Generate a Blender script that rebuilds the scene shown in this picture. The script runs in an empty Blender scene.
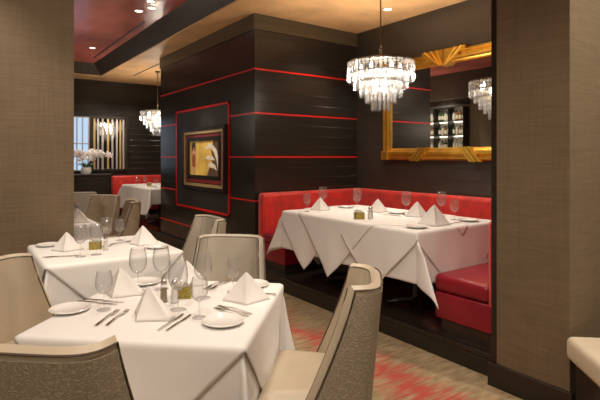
import bpy, bmesh, math, random
from mathutils import Vector, Matrix
random.seed(7)
PI = math.pi
R = math.radians
C = bpy.context.scene.collection
sc = bpy.context.scene

# ------------------------------------------------------------------ materials
def new_mat(name):
    m = bpy.data.materials.new(name); m.use_nodes = True
    nt = m.node_tree
    return m, nt, nt.nodes['Principled BSDF']

def pm(name, col, rough=.5, metal=0., spec=.5, var=0., vscale=(8, 8, 8), bump=0., bscale=(60, 60, 60), sheen=0., coat=0.):
    m, nt, b = new_mat(name)
    b.inputs['Base Color'].default_value = (*col, 1)
    b.inputs['Roughness'].default_value = rough
    b.inputs['Metallic'].default_value = metal
    b.inputs['Specular IOR Level'].default_value = spec
    b.inputs['Sheen Weight'].default_value = sheen
    b.inputs['Coat Weight'].default_value = coat
    tc = nt.nodes.new('ShaderNodeTexCoord')
    if var:
        mp = nt.nodes.new('ShaderNodeMapping'); mp.inputs['Scale'].default_value = vscale
        n = nt.nodes.new('ShaderNodeTexNoise'); n.inputs['Scale'].default_value = 1; n.inputs['Detail'].default_value = 4
        r = nt.nodes.new('ShaderNodeValToRGB')
        r.color_ramp.elements[0].position = .3; r.color_ramp.elements[1].position = .7
        r.color_ramp.elements[0].color = (*[c*(1-var) for c in col], 1)
        r.color_ramp.elements[1].color = (*[min(1, c*(1+var)) for c in col], 1)
        nt.links.new(tc.outputs['Object'], mp.inputs['Vector']); nt.links.new(mp.outputs[0], n.inputs['Vector'])
        nt.links.new(n.outputs['Fac'], r.inputs[0]); nt.links.new(r.outputs[0], b.inputs['Base Color'])
    if bump:
        mp = nt.nodes.new('ShaderNodeMapping'); mp.inputs['Scale'].default_value = bscale
        n = nt.nodes.new('ShaderNodeTexNoise'); n.inputs['Scale'].default_value = 1; n.inputs['Detail'].default_value = 3
        bp = nt.nodes.new('ShaderNodeBump'); bp.inputs['Strength'].default_value = bump; bp.inputs['Distance'].default_value = .01
        nt.links.new(tc.outputs['Object'], mp.inputs['Vector']); nt.links.new(mp.outputs[0], n.inputs['Vector'])
        nt.links.new(n.outputs['Fac'], bp.inputs['Height']); nt.links.new(bp.outputs[0], b.inputs['Normal'])
    return m

def weave_mat(name, col):
    """woven grass-cloth: fine horizontal and vertical threads"""
    m, nt, b = new_mat(name)
    tc = nt.nodes.new('ShaderNodeTexCoord')
    def streak(scale, det=3):
        mp = nt.nodes.new('ShaderNodeMapping'); mp.inputs['Scale'].default_value = scale
        n = nt.nodes.new('ShaderNodeTexNoise'); n.inputs['Scale'].default_value = 1; n.inputs['Detail'].default_value = det
        nt.links.new(tc.outputs['Object'], mp.inputs['Vector']); nt.links.new(mp.outputs[0], n.inputs['Vector'])
        return n.outputs['Fac']
    a = streak((5, 5, 120)); v = streak((80, 80, 2.5)); l = streak((2, 2, 3))
    def mth(op, x, y):
        k = nt.nodes.new('ShaderNodeMath'); k.operation = op
        for i, s in enumerate((x, y)):
            if isinstance(s, float): k.inputs[i].default_value = s
            else: nt.links.new(s, k.inputs[i])
        return k.outputs[0]
    s = mth('ADD', mth('MULTIPLY', a, .55), mth('ADD', mth('MULTIPLY', v, .3), mth('MULTIPLY', l, .25)))
    r = nt.nodes.new('ShaderNodeValToRGB')
    r.color_ramp.elements[0].position = .38; r.color_ramp.elements[1].position = .72
    r.color_ramp.elements[0].color = (*[c*.80 for c in col], 1); r.color_ramp.elements[1].color = (*[c*1.18 for c in col], 1)
    nt.links.new(s, r.inputs[0]); nt.links.new(r.outputs[0], b.inputs['Base Color'])
    bp = nt.nodes.new('ShaderNodeBump'); bp.inputs['Strength'].default_value = .25; bp.inputs['Distance'].default_value = .004
    nt.links.new(s, bp.inputs['Height']); nt.links.new(bp.outputs[0], b.inputs['Normal'])
    b.inputs['Roughness'].default_value = .75
    return m

def panel_mat(name, col, rough=.28):
    """dark satin boards with fine horizontal joints every 0.136 m"""
    m, nt, b = new_mat(name)
    tc = nt.nodes.new('ShaderNodeTexCoord'); sp = nt.nodes.new('ShaderNodeSeparateXYZ')
    nt.links.new(tc.outputs['Object'], sp.inputs[0])
    k = nt.nodes.new('ShaderNodeMath'); k.operation = 'ADD'; k.inputs[1].default_value = -.41+.1363*10
    nt.links.new(sp.outputs['Z'], k.inputs[0])
    w = nt.nodes.new('ShaderNodeMath'); w.operation = 'MODULO'; w.inputs[1].default_value = .1363
    nt.links.new(k.outputs[0], w.inputs[0])
    g = nt.nodes.new('ShaderNodeMath'); g.operation = 'GREATER_THAN'; g.inputs[1].default_value = .006
    nt.links.new(w.outputs[0], g.inputs[0])
    mp = nt.nodes.new('ShaderNodeMapping'); mp.inputs['Scale'].default_value = (1.5, 1.5, 40)
    n = nt.nodes.new('ShaderNodeTexNoise'); n.inputs['Scale'].default_value = 1; n.inputs['Detail'].default_value = 4
    nt.links.new(tc.outputs['Object'], mp.inputs['Vector']); nt.links.new(mp.outputs[0], n.inputs['Vector'])
    r = nt.nodes.new('ShaderNodeValToRGB')
    r.color_ramp.elements[0].position = .3; r.color_ramp.elements[1].position = .75
    r.color_ramp.elements[0].color = (*[c*.88 for c in col], 1); r.color_ramp.elements[1].color = (*[c*1.12 for c in col], 1)
    nt.links.new(n.outputs['Fac'], r.inputs[0]); nt.links.new(r.outputs[0], b.inputs['Base Color'])
    bp = nt.nodes.new('ShaderNodeBump'); bp.inputs['Strength'].default_value = .6; bp.inputs['Distance'].default_value = .004
    nt.links.new(g.outputs[0], bp.inputs['Height']); nt.links.new(bp.outputs[0], b.inputs['Normal'])
    b.inputs['Roughness'].default_value = rough
    return m

def emit_mat(name, col, st):
    m = bpy.data.materials.new(name); m.use_nodes = True
    nt = m.node_tree; nt.nodes.clear()
    o = nt.nodes.new('ShaderNodeOutputMaterial'); e = nt.nodes.new('ShaderNodeEmission')
    e.inputs[0].default_value = (*col, 1); e.inputs[1].default_value = st
    nt.links.new(e.outputs[0], o.inputs[0])
    return m

def thin_glass(name, tint=(1, 1, 1), ior=1.45, extra=.07, rough=.03):
    m = bpy.data.materials.new(name); m.use_nodes = True
    nt = m.node_tree; nt.nodes.clear()
    o = nt.nodes.new('ShaderNodeOutputMaterial'); mx = nt.nodes.new('ShaderNodeMixShader')
    t = nt.nodes.new('ShaderNodeBsdfTransparent'); t.inputs[0].default_value = (*tint, 1)
    g = nt.nodes.new('ShaderNodeBsdfGlossy'); g.inputs['Roughness'].default_value = rough
    f = nt.nodes.new('ShaderNodeLayerWeight'); f.inputs[0].default_value = .5
    p = nt.nodes.new('ShaderNodeMath'); p.operation = 'POWER'; p.inputs[1].default_value = 3.4
    tm = nt.nodes.new('ShaderNodeMix'); tm.data_type = 'RGBA'; tm.inputs['A'].default_value = (*[.97*c for c in tint], 1); tm.inputs['B'].default_value = (.52, .51, .50, 1)
    nt.links.new(p.outputs[0], tm.inputs['Factor']); nt.links.new(tm.outputs['Result'], t.inputs[0])
    a = nt.nodes.new('ShaderNodeMath'); a.operation = 'MULTIPLY_ADD'; a.inputs[1].default_value = .6; a.inputs[2].default_value = extra; a.use_clamp = True
    nt.links.new(f.outputs['Facing'], p.inputs[0]); nt.links.new(p.outputs[0], a.inputs[0]); nt.links.new(a.outputs[0], mx.inputs[0])
    nt.links.new(t.outputs[0], mx.inputs[1]); df = nt.nodes.new('ShaderNodeBsdfDiffuse'); df.inputs[0].default_value = (.95, .95, .94, 1)
    rm = nt.nodes.new('ShaderNodeMixShader'); rm.inputs[0].default_value = .38  # white diffuse share stands in for bright highlights on the glass
    nt.links.new(g.outputs[0], rm.inputs[1]); nt.links.new(df.outputs[0], rm.inputs[2])
    nt.links.new(rm.outputs[0], mx.inputs[2]); nt.links.new(mx.outputs[0], o.inputs[0])
    return m

def crystal_mat(name):
    m = bpy.data.materials.new(name); m.use_nodes = True
    nt = m.node_tree; nt.nodes.clear()
    o = nt.nodes.new('ShaderNodeOutputMaterial')
    t = nt.nodes.new('ShaderNodeBsdfTransparent'); t.inputs[0].default_value = (.97, .97, .98, 1)
    tl = nt.nodes.new('ShaderNodeBsdfTranslucent'); tl.inputs[0].default_value = (.95, .95, .95, 1)
    g = nt.nodes.new('ShaderNodeBsdfGlossy'); g.inputs['Roughness'].default_value = .08
    m1 = nt.nodes.new('ShaderNodeMixShader'); m1.inputs[0].default_value = .075
    m2 = nt.nodes.new('ShaderNodeMixShader')
    f = nt.nodes.new('ShaderNodeLayerWeight'); f.inputs[0].default_value = .5
    a = nt.nodes.new('ShaderNodeMath'); a.operation = 'MULTIPLY_ADD'; a.inputs[1].default_value = .55; a.inputs[2].default_value = .10; a.use_clamp = True
    nt.links.new(f.outputs['Facing'], a.inputs[0]); nt.links.new(a.outputs[0], m2.inputs[0])
    nt.links.new(t.outputs[0], m1.inputs[1]); nt.links.new(tl.outputs[0], m1.inputs[2])
    nt.links.new(m1.outputs[0], m2.inputs[1]); nt.links.new(g.outputs[0], m2.inputs[2]); nt.links.new(m2.outputs[0], o.inputs[0])
    return m

def quilt_mat():
    m, nt, b = new_mat('mottled_back_fabric')
    tc = nt.nodes.new('ShaderNodeTexCoord')
    v = nt.nodes.new('ShaderNodeTexVoronoi'); v.feature = 'DISTANCE_TO_EDGE'; v.inputs['Scale'].default_value = 60
    n = nt.nodes.new('ShaderNodeTexNoise'); n.inputs['Scale'].default_value = 22; n.inputs['Detail'].default_value = 5
    nt.links.new(tc.outputs['Object'], n.inputs['Vector'])
    mixv = nt.nodes.new('ShaderNodeVectorMath'); mixv.operation = 'MULTIPLY_ADD'
    mixv.inputs[1].default_value = (.09, .09, .09)
    nt.links.new(n.outputs['Color'], mixv.inputs[0]); nt.links.new(tc.outputs['Object'], mixv.inputs[2])
    nt.links.new(mixv.outputs[0], v.inputs['Vector'])
    r = nt.nodes.new('ShaderNodeValToRGB'); r.color_ramp.elements[0].position = 0; r.color_ramp.elements[1].position = .22
    r.color_ramp.elements[0].color = (.24, .20, .14, 1); r.color_ramp.elements[1].color = (.335, .285, .205, 1)
    nt.links.new(v.outputs['Distance'], r.inputs[0]); nt.links.new(r.outputs[0], b.inputs['Base Color'])
    bp = nt.nodes.new('ShaderNodeBump'); bp.inputs['Strength'].default_value = .4; bp.inputs['Distance'].default_value = .006
    nt.links.new(v.outputs['Distance'], bp.inputs['Height']); nt.links.new(bp.outputs[0], b.inputs['Normal'])
    b.inputs['Roughness'].default_value = .6
    return m

def carpet_mat():
    m, nt, b = new_mat('carpet')
    tc = nt.nodes.new('ShaderNodeTexCoord')
    # threads of red brushed over a beige ground; the brush runs along X-Y diagonal
    def noise(scale, rot=0., det=4, src=None):
        mp = nt.nodes.new('ShaderNodeMapping'); mp.inputs['Scale'].default_value = scale; mp.inputs['Rotation'].default_value = (0, 0, rot)
        n = nt.nodes.new('ShaderNodeTexNoise'); n.inputs['Scale'].default_value = 1; n.inputs['Detail'].default_value = det
        nt.links.new(tc.outputs['Object'], mp.inputs['Vector']); nt.links.new(mp.outputs[0], n.inputs['Vector'])
        return n.outputs['Fac']
    def mth(op, x, y, clamp=False):
        k = nt.nodes.new('ShaderNodeMath'); k.operation = op; k.use_clamp = clamp
        for i, s in enumerate((x, y)):
            if isinstance(s, (int, float)): k.inputs[i].default_value = s
            else: nt.links.new(s, k.inputs[i])
        return k.outputs[0]
    streak = noise((5, 34, 1), R(38), 5)
    ground = noise((7, 26, 1), R(30), 6)
    sp = nt.nodes.new('ShaderNodeSeparateXYZ'); nt.links.new(tc.outputs['Object'], sp.inputs[0])
    wob = noise((1.6, 1.6, 1), 0, 2)
    patch = noise((1.1, 1.1, 1), .4, 1)
    band = mth('SUBTRACT', 1.0, mth('MULTIPLY', mth('ABSOLUTE', mth('SUBTRACT', mth('ADD', sp.outputs['X'], mth('MULTIPLY', wob, .5)), 2.70), 0), 2.3), True)
    f = mth('MULTIPLY', mth('SUBTRACT', mth('ADD', mth('MULTIPLY', mth('MULTIPLY', band, mth('ADD', .45, mth('MULTIPLY', patch, .8))), .55), streak), .77), 3.6, True)
    g = nt.nodes.new('ShaderNodeValToRGB')
    g.color_ramp.elements[0].position = .32; g.color_ramp.elements[1].position = .68
    g.color_ramp.elements[0].color = (.215, .158, .09, 1); g.color_ramp.elements[1].color = (.36, .275, .165, 1)
    nt.links.new(ground, g.inputs[0])
    mx = nt.nodes.new('ShaderNodeMix'); mx.data_type = 'RGBA'
    nt.links.new(f, mx.inputs['Factor']); nt.links.new(g.outputs[0], mx.inputs['A']); mx.inputs['B'].default_value = (.37, .075, .055, 1)
    nt.links.new(mx.outputs['Result'], b.inputs['Base Color'])
    bp = nt.nodes.new('ShaderNodeBump'); bp.inputs['Strength'].default_value = .3; bp.inputs['Distance'].default_value = .004
    nt.links.new(noise((220, 220, 1)), bp.inputs['Height']); nt.links.new(bp.outputs[0], b.inputs['Normal'])
    b.inputs['Roughness'].default_value = .95; b.inputs['Specular IOR Level'].default_value = .1
    return m

M = {}
M['weave'] = weave_mat('taupe_wallcovering', (.165, .117, .066))
M['panel'] = panel_mat('dark_boards', (.023, .019, .015), .24)
M['panel_far'] = panel_mat('dark_brown_boards', (.050, .041, .031), .32)
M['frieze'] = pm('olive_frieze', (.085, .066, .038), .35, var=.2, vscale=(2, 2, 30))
M['espresso'] = pm('espresso_wood', (.020, .014, .010), .32, var=.3, vscale=(3, 3, 40))
M['step'] = pm('dark_step_wood', (.040, .028, .020), .3, var=.35, vscale=(2, 30, 30))
M['beam'] = pm('brown_beam', (.058, .043, .027), .4, var=.2, vscale=(20, 2, 2))
M['red_line'] = pm('red_inlay', (.70, .012, .012), .3)
M['ceil_red'] = pm('red_leaf_ceiling', (.52, .14, .105), .25, metal=.0, var=.35, vscale=(2.2, .9, 1), bump=.08, bscale=(3, 3, 3))
M['ceil_gold'] = pm('gold_leaf_ceiling', (.88, .55, .26), .5, metal=.0, var=.14, vscale=(3, 3, 3))
M['carpet'] = carpet_mat()
M['gold'] = pm('gilt', (.88, .53, .085), .3, metal=.85, var=.12, vscale=(10, 10, 10))
M['mirror'] = pm('mirror_glass', (.86, .84, .80), .015, metal=1.)
M['cloth'] = pm('white_linen', (.80, .78, .755), .85, spec=.15, sheen=.15, bump=.16, bscale=(8, 8, 8))
M['napkin'] = pm('white_napkin', (.83, .80, .77), .85, spec=.15, bump=.05, bscale=(25, 25, 25))
M['china'] = pm('white_china', (.82, .80, .77), .12, coat=.4)
M['steel'] = pm('polished_steel', (.70, .67, .63), .27, metal=1.)
M['glass'] = thin_glass('clear_glass')
M['vinyl'] = pm('beige_vinyl', (.49, .41, .30), .38, var=.06, vscale=(6, 6, 6), bump=.04, bscale=(40, 40, 40))
M['vinyl_grey'] = pm('greige_vinyl', (.40, .355, .285), .38, var=.06, vscale=(6, 6, 6), bump=.04, bscale=(40, 40, 40))
M['tan'] = pm('tan_fabric', (.33, .26, .18), .7, var=.16, vscale=(14, 14, 14))
M['quilt'] = quilt_mat()
M['piping'] = pm('brown_piping', (.085, .062, .042), .5)
M['leg'] = pm('dark_chair_leg', (.022, .014, .010), .3)
M['red_velvet'] = pm('red_velvet', (.62, .022, .014), .55, sheen=.35, var=.22, vscale=(9, 9, 7), bump=.1, bscale=(16, 16, 16))
M['red_leather'] = pm('crimson_leather', (.27, .011, .024), .3, var=.10, vscale=(4, 4, 4))
M['cream'] = pm('cream_vinyl', (.66, .57, .43), .45, var=.05)
M['crystal'] = crystal_mat('crystal')
M['bronze'] = pm('aged_bronze', (.23, .17, .10), .3, metal=1.)
M['bulb'] = emit_mat('warm_bulb', (1, .92, .80), 34)
M['lamp_lens'] = emit_mat('downlight_lens', (1, .86, .66), 16)
M['white_trim'] = pm('lamp_trim', (.7, .66, .6), .4)
M['slot'] = pm('slot_black', (.012, .009, .008), .6)
M['basket'] = pm('gold_green_weave', (.36, .28, .055), .4, metal=.4, var=.55, vscale=(90, 90, 120), bump=.5, bscale=(120, 120, 160))
M['packet'] = pm('paper', (.82, .80, .74), .7)
M['salt'] = pm('salt_fill', (.80, .78, .74), .6)
M['pepper'] = pm('pepper_fill', (.24, .19, .10), .6, var=.4, vscale=(200, 200, 200))
M['canvas'] = pm('gold_canvas', (.85, .52, .10), .4, var=.35, vscale=(3, 4, 3))
M['frame_black'] = pm('black_frame', (.022, .017, .014), .25)
M['frame_gold'] = pm('pale_gold_liner', (.62, .44, .20), .35, metal=.5)
M['frame_red'] = pm('red_mat_board', (.20, .010, .010), .45)
M['hair'] = pm('painted_dark', (.03, .015, .01), .5)
M['dress'] = pm('painted_rust', (.36, .09, .03), .5)
M['skin'] = pm('painted_skin', (.62, .36, .2), .5)
M['paint_white'] = pm('painted_cream', (.80, .72, .58), .5, var=.15)
M['paint_brown'] = pm('painted_umber', (.10, .05, .02), .5, var=.3)
M['frosted'] = emit_mat('daylit_frosted_glass', (.55, .75, 1.0), 1.6)
M['chrome'] = pm('silver_strip', (.62, .59, .56), .25, metal=.5)
M['silver'] = pm('silver_leaf', (.60, .57, .52), .4, metal=.3)
M['petal'] = pm('orchid_petal', (.88, .85, .84), .6)
M['petal_mid'] = pm('orchid_lip', (.75, .45, .45), .6)
M['leaf'] = pm('leaf_green', (.06, .13, .035), .4)
M['bottle_amber'] = pm('amber_bottle', (.30, .13, .03), .12)
M['bottle_clear'] = pm('pale_bottle', (.70, .70, .62), .12)
M['bottle_green'] = pm('green_bottle', (.05, .10, .03), .12)
M['bottle_label'] = pm('cream_bottle_label', (.78, .74, .62), .6)
M['shelf_light'] = emit_mat('shelf_strip_light', (1, .9, .75), 14)

# ------------------------------------------------------------------ helpers
def link(o, parent=None):
    C.objects.link(o)
    if parent: o.parent = parent
    return o

def obj(name, bm, mat, parent=None, smooth=False, loc=None, rot=None, mods=None):
    me = bpy.data.meshes.new(name)
    bmesh.ops.recalc_face_normals(bm, faces=bm.faces)
    bm.to_mesh(me); bm.free()
    mats = mat if isinstance(mat, (list, tuple)) else [mat]
    for k in mats: me.materials.append(k)
    if smooth:
        for p in me.polygons: p.use_smooth = True
        if smooth != 'all':
            me.set_sharp_from_angle(angle=R(35))
    o = bpy.data.objects.new(name, me); link(o, parent)
    if loc: o.location = loc
    if rot: o.rotation_euler = rot
    return o

def thing(name, label, cat, loc=(0, 0, 0), rz=0., group=None):
    o = bpy.data.objects.new(name, None); o.empty_display_size = .05; link(o)
    o.location = loc; o.rotation_euler = (0, 0, rz)
    return tag(o, label, cat, group)

def tag(o, label, cat, group=None):
    o['label'] = label; o['category'] = cat
    if group: o['group'] = group
    return o

def plabel(o, label):
    o['label'] = label; return o

def struct(name, bm, mat, smooth=False):
    o = obj(name, bm, mat, None, smooth); o['kind'] = 'structure'; return o

def dup(root, loc, rz, label=None, group=None):
    r = root.copy(); C.objects.link(r); r.location = loc; r.rotation_euler = (0, 0, rz)
    if label: r['label'] = label
    if group: r['group'] = group
    for ch in list(root.children):
        c = ch.copy(); C.objects.link(c); c.parent = r
        for g in list(ch.children):
            d = g.copy(); C.objects.link(d); d.parent = c
    return r

def box(bm, x0, x1, y0, y1, z0, z1, bev=0., seg=3):
    m = Matrix.Translation(((x0+x1)/2, (y0+y1)/2, (z0+z1)/2)) @ Matrix.Diagonal((abs(x1-x0), abs(y1-y0), abs(z1-z0), 1))
    g = bmesh.ops.create_cube(bm, size=1, matrix=m)
    if bev:
        es = list({e for v in g['verts'] for e in v.link_edges})
        bmesh.ops.bevel(bm, geom=es, offset=bev, segments=seg, profile=.5, affect='EDGES')
    return bm

def B(*a, **k):
    return box(bmesh.new(), *a, **k)

def lathe(bm, prof, n=24, cx=0, cy=0, cap=True):
    rings = []
    for r, z in prof:
        if r < 1e-5: rings.append([bm.verts.new((cx, cy, z))])
        else: rings.append([bm.verts.new((cx+r*math.cos(2*PI*i/n), cy+r*math.sin(2*PI*i/n), z)) for i in range(n)])
    for a, b in zip(rings, rings[1:]):
        for i in range(n):
            j = (i+1) % n
            if len(a) == 1 and len(b) == 1: continue
            if len(a) == 1: bm.faces.new((a[0], b[i], b[j]))
            elif len(b) == 1: bm.faces.new((a[i], a[j], b[0]))
            else: bm.faces.new((a[i], a[j], b[j], b[i]))
    if cap:
        for rg in (rings[0], rings[-1]):
            if len(rg) > 1: bm.faces.new(rg)
    return bm

def tube(bm, pts, r, n=8, cap=True):
    pts = [Vector(p) for p in pts]; rings = []
    for i, p in enumerate(pts):
        d = (pts[min(i+1, len(pts)-1)]-pts[max(i-1, 0)]).normalized()
        up = Vector((0, 0, 1)) if abs(d.z) < .95 else Vector((1, 0, 0))
        a = d.cross(up).normalized(); b = d.cross(a)
        rr = r[i] if isinstance(r, (list, tuple)) else r
        rings.append([bm.verts.new(p+a*rr*math.cos(2*PI*k/n)+b*rr*math.sin(2*PI*k/n)) for k in range(n)])
    for a, b in zip(rings, rings[1:]):
        for k in range(n): bm.faces.new((a[k], a[(k+1) % n], b[(k+1) % n], b[k]))
    if cap: bm.faces.new(rings[0]); bm.faces.new(rings[-1])
    return bm

def prism(bm, pts, f0, f1):
    """closed polygon pts (2-D) mapped through f0 and f1 to two 3-D caps"""
    a = [bm.verts.new(f0(*p)) for p in pts]; b = [bm.verts.new(f1(*p)) for p in pts]
    bm.faces.new(a); bm.faces.new(b[::-1])
    for i in range(len(pts)):
        j = (i+1) % len(pts); bm.faces.new((a[i], b[i], b[j], a[j]))
    return bm

def grid(bm, f, nu, nv):
    vs = [[bm.verts.new(f(i/nu, j/nv)) for j in range(nv+1)] for i in range(nu+1)]
    for i in range(nu):
        for j in range(nv): bm.faces.new((vs[i][j], vs[i+1][j], vs[i+1][j+1], vs[i][j+1]))
    return vs

def loft(bm, a, b):
    for i in range(len(a)-1): bm.faces.new((a[i], a[i+1], b[i+1], b[i]))

# ------------------------------------------------------------------ setting
ZS, ZC = 3.27, 3.50
struct('floor', B(-2.2, 4.9, -2.7, 11.95, -.1, 0), M['carpet'])
struct('floor_platform', B(2.97, 4.75, 1.83, 11.75, 0, .15), M['step'])
struct('trim_1', B(2.955, 3.01, 1.85, 11.74, .118, .156, bev=.006), M['espresso'])
struct('trim_2', B(2.957, 2.972, 1.85, 11.74, .0, .117), M['espresso'])
struct('wall_far', B(-2.2, 4.9, 11.75, 11.95, 0, 3.7), M['panel'])
struct('wall_mirror_side', B(4.69, 4.9, 1.83, 11.75, .0, 3.4), M['panel_far'])
struct('wall_pillar', B(3.0, 4.70, 5.13, 8.46, .15, 3.08), M['panel'])
struct('trim_3', B(2.985, 4.70, 5.115, 8.475, 3.08, ZS), M['frieze'])  # lighter olive band along the top of the pillar
struct('wall_right_column', B(2.87, 4.95, 1.336, 1.795, 0, 3.6), M['weave'])
struct('trim_4', B(2.868, 4.7, 1.795, 1.832, 0, 3.3), M['espresso'])
struct('baseboard_right_column', B(2.85, 4.95, 1.316, 1.85, 0, .15, bev=.004), M['espresso'])
struct('wall_left_column', B(-2.0, .873, 4.72, 5.12, 0, 3.6), M['weave'])
struct('wall_left', B(-2.2, -2.0, -2.7, 7.85, 0, 3.6), M['weave'])
struct('wall_bar_side', B(-2.2, -2.0, 7.85, 11.75, 0, 3.6), M['panel_far'])
struct('wall_back', B(-2.2, 5.0, -2.7, -2.5, 0, 3.6), M['weave'])
struct('wall_right', B(4.9, 5.0, -2.5, 1.5, 0, 3.6), M['weave'])
struct('ceiling', B(-2.2, 2.42, -2.7, 10.9, ZC, ZC+.1), M['ceil_red'])
struct('ceiling_right', B(2.42, 5.0, -2.7, 1.336, ZC, ZC+.1), M['ceil_red'])
bm = bmesh.new(); box(bm, 2.59, 4.75, 1.336, 11.75, ZS, ZS+.1); box(bm, -2.2, 2.59, 11.07, 11.75, ZS, ZS+.1)
struct('ceiling_soffit', bm, M['ceil_gold'])
# sloped brown fascia of the soffit, mitred at the far corner
bm = bmesh.new()
def quad(*p): bm.faces.new([bm.verts.new(q) for q in p])
def fascia(p0, p1, q0, q1, th=.03):
    n = ((Vector(p1)-Vector(p0)).cross(Vector(q0)-Vector(p0))).normalized()*th
    a = [bm.verts.new(v) for v in (p0, p1, q1, q0)]
    b = [bm.verts.new(Vector(v)+n) for v in (p0, p1, q1, q0)]
    bm.faces.new(a); bm.faces.new(b[::-1])
    for i in range(4): bm.faces.new((a[i], b[i], b[(i+1) % 4], a[(i+1) % 4]))
fascia((2.60, 1.336, ZS-.001), (2.60, 11.08, ZS-.001), (2.40, 1.336, ZC+.01), (2.40, 10.88, ZC+.01))
fascia((2.60, 11.08, ZS-.001), (-2.2, 11.08, ZS-.001), (2.40, 10.88, ZC+.01), (-2.2, 10.88, ZC+.01))
struct('trim_5', bm, M['beam'])
struct('trim_6', B(2.255, 2.285, 7.1, 10.25, ZC-.006, ZC+.02), M['slot'])
struct('trim_7', B(3.13, 3.16, 8.95, 10.55, ZS-.006, ZS+.02), M['slot'])
struct('trim_20', B(-.5, -.3, 5.2, 10.85, 2.9, ZC), M['beam'])
# red inlay lines on the pillar
n = 8
SQ = (5.79, 7.69, .70, 2.25)
for z in (.41, .955, 1.5, 2.045, 2.59):
    hh = .010
    bm = bmesh.new()
    if SQ[2] < z < SQ[3]:
        box(bm, 2.994, 3.004, 5.13, SQ[0]-.02, z-hh, z+hh); box(bm, 2.994, 3.004, SQ[1]+.02, 8.46, z-hh, z+hh)
    else: box(bm, 2.994, 3.004, 5.13, 8.46, z-hh, z+hh)
    if z > .9: box(bm, 2.994, 4.69, 5.124, 5.134, z-hh, z+hh)
    struct('trim_%d' % n, bm, M['red_line']); n += 1
bm = bmesh.new(); w = .03
box(bm, 2.985, 3.005, SQ[0], SQ[1], SQ[3]-w, SQ[3]); box(bm, 2.985, 3.005, SQ[0], SQ[1], SQ[2], SQ[2]+w)
box(bm, 2.985, 3.005, SQ[0], SQ[0]+w, SQ[2], SQ[3]); box(bm, 2.985, 3.005, SQ[1]-w, SQ[1], SQ[2], SQ[3])
struct('trim_%d' % n, bm, M['red_line']); n += 1
struct('trim_%d' % n, B(2.992, 3.004, SQ[0]+w, SQ[1]-w, SQ[2]+w, SQ[3]-w), M['slot']); n += 1

# ------------------------------------------------------------------ picture on the pillar
t = thing('framed_picture', 'framed gold painting hung inside the red square on the dark pillar', 'picture', (2.992, 6.56, 1.01))
def rectframe(y0, y1, z0, z1, wd, x0, x1, name, mat):
    b_ = bmesh.new()
    out = [(y0, z0), (y1, z0), (y1, z1), (y0, z1)]; inn = [(y0+wd, z0+wd), (y1-wd, z0+wd), (y1-wd, z1-wd), (y0+wd, z1-wd)]
    vo = [[b_.verts.new((x, *p)) for p in out] for x in (x0, x1)]; vi = [[b_.verts.new((x, *p)) for p in inn] for x in (x0, x1)]
    for i in range(4):
        j = (i+1) % 4
        b_.faces.new((vo[0][i], vo[0][j], vi[0][j], vi[0][i])); b_.faces.new((vo[1][i], vi[1][i], vi[1][j], vo[1][j]))
        b_.faces.new((vo[0][i], vo[1][i], vo[1][j], vo[0][j])); b_.faces.new((vi[0][i], vi[0][j], vi[1][j], vi[1][i]))
    return obj(name, b_, mat, t)
rectframe(-.74, .74, 0, .93, .055, -.06, 0, 'outer_frame', M['frame_black'])
rectframe(-.685, .685, .055, .875, .04, -.05, 0, 'gold_liner', M['frame_gold'])
rectframe(-.63, .63, .11, .82, .07, -.035, 0, 'red_mat', M['frame_red'])
rectframe(-.575, .575, .165, .785, .055, -.045, 0, 'inner_frame', M['frame_black'])
obj('painting', B(-.02, 0, -.54, .54, .20, .76), M['canvas'], t)
def paint(name, pts, mat, d):
    b_ = bmesh.new(); prism(b_, pts, lambda y, z: (-.02-d, y, z), lambda y, z: (-.02, y, z)); return obj(name, b_, mat, t)
def ell(cy, cz, ry, rz, k=14): return [(cy+ry*math.cos(2*PI*i/k), cz+rz*math.sin(2*PI*i/k)) for i in range(k)]
# the figure stands left of centre (towards +Y, the far end)
paint('painted_figure', [(.40, .24), (.43, .44), (.44, .56), (.41, .62), (.30, .62), (.27, .56), (.30, .46), (.27, .40), (.30, .24), (.33, .22), (.345, .24), (.36, .22)], M['skin'], .002)
paint('painted_dress', [(.41, .34), (.43, .46), (.40, .53), (.31, .53), (.29, .46), (.30, .34)], M['dress'], .004)
paint('painted_hair', [(.40, .70), (.43, .66), (.42, .57), (.39, .60), (.37, .64), (.34, .64), (.32, .57), (.295, .60), (.30, .68), (.34, .715)], M['hair'], .005)
paint('painted_shadow', [(-.53, .21), (-.10, .21), (-.20, .34), (-.30, .46), (-.24, .60), (-.34, .74), (-.53, .75)], M['paint_brown'], .002)  # brown abstract shape of the artwork
paint('painted_swirl', [(-.05, .62), (-.18, .69), (-.32, .66), (-.44, .58), (-.50, .44), (-.48, .30), (-.43, .44), (-.34, .56), (-.22, .62), (-.12, .60)], M['paint_white'], .004)
paint('painted_swirl', [(-.04, .47), (-.16, .51), (-.30, .50), (-.38, .44), (-.30, .45), (-.16, .45)], M['paint_white'], .004)
paint('painted_swirl', [(-.14, .37), (-.24, .42), (-.38, .38), (-.44, .30), (-.34, .33), (-.22, .34)], M['paint_white'], .004)

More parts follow.
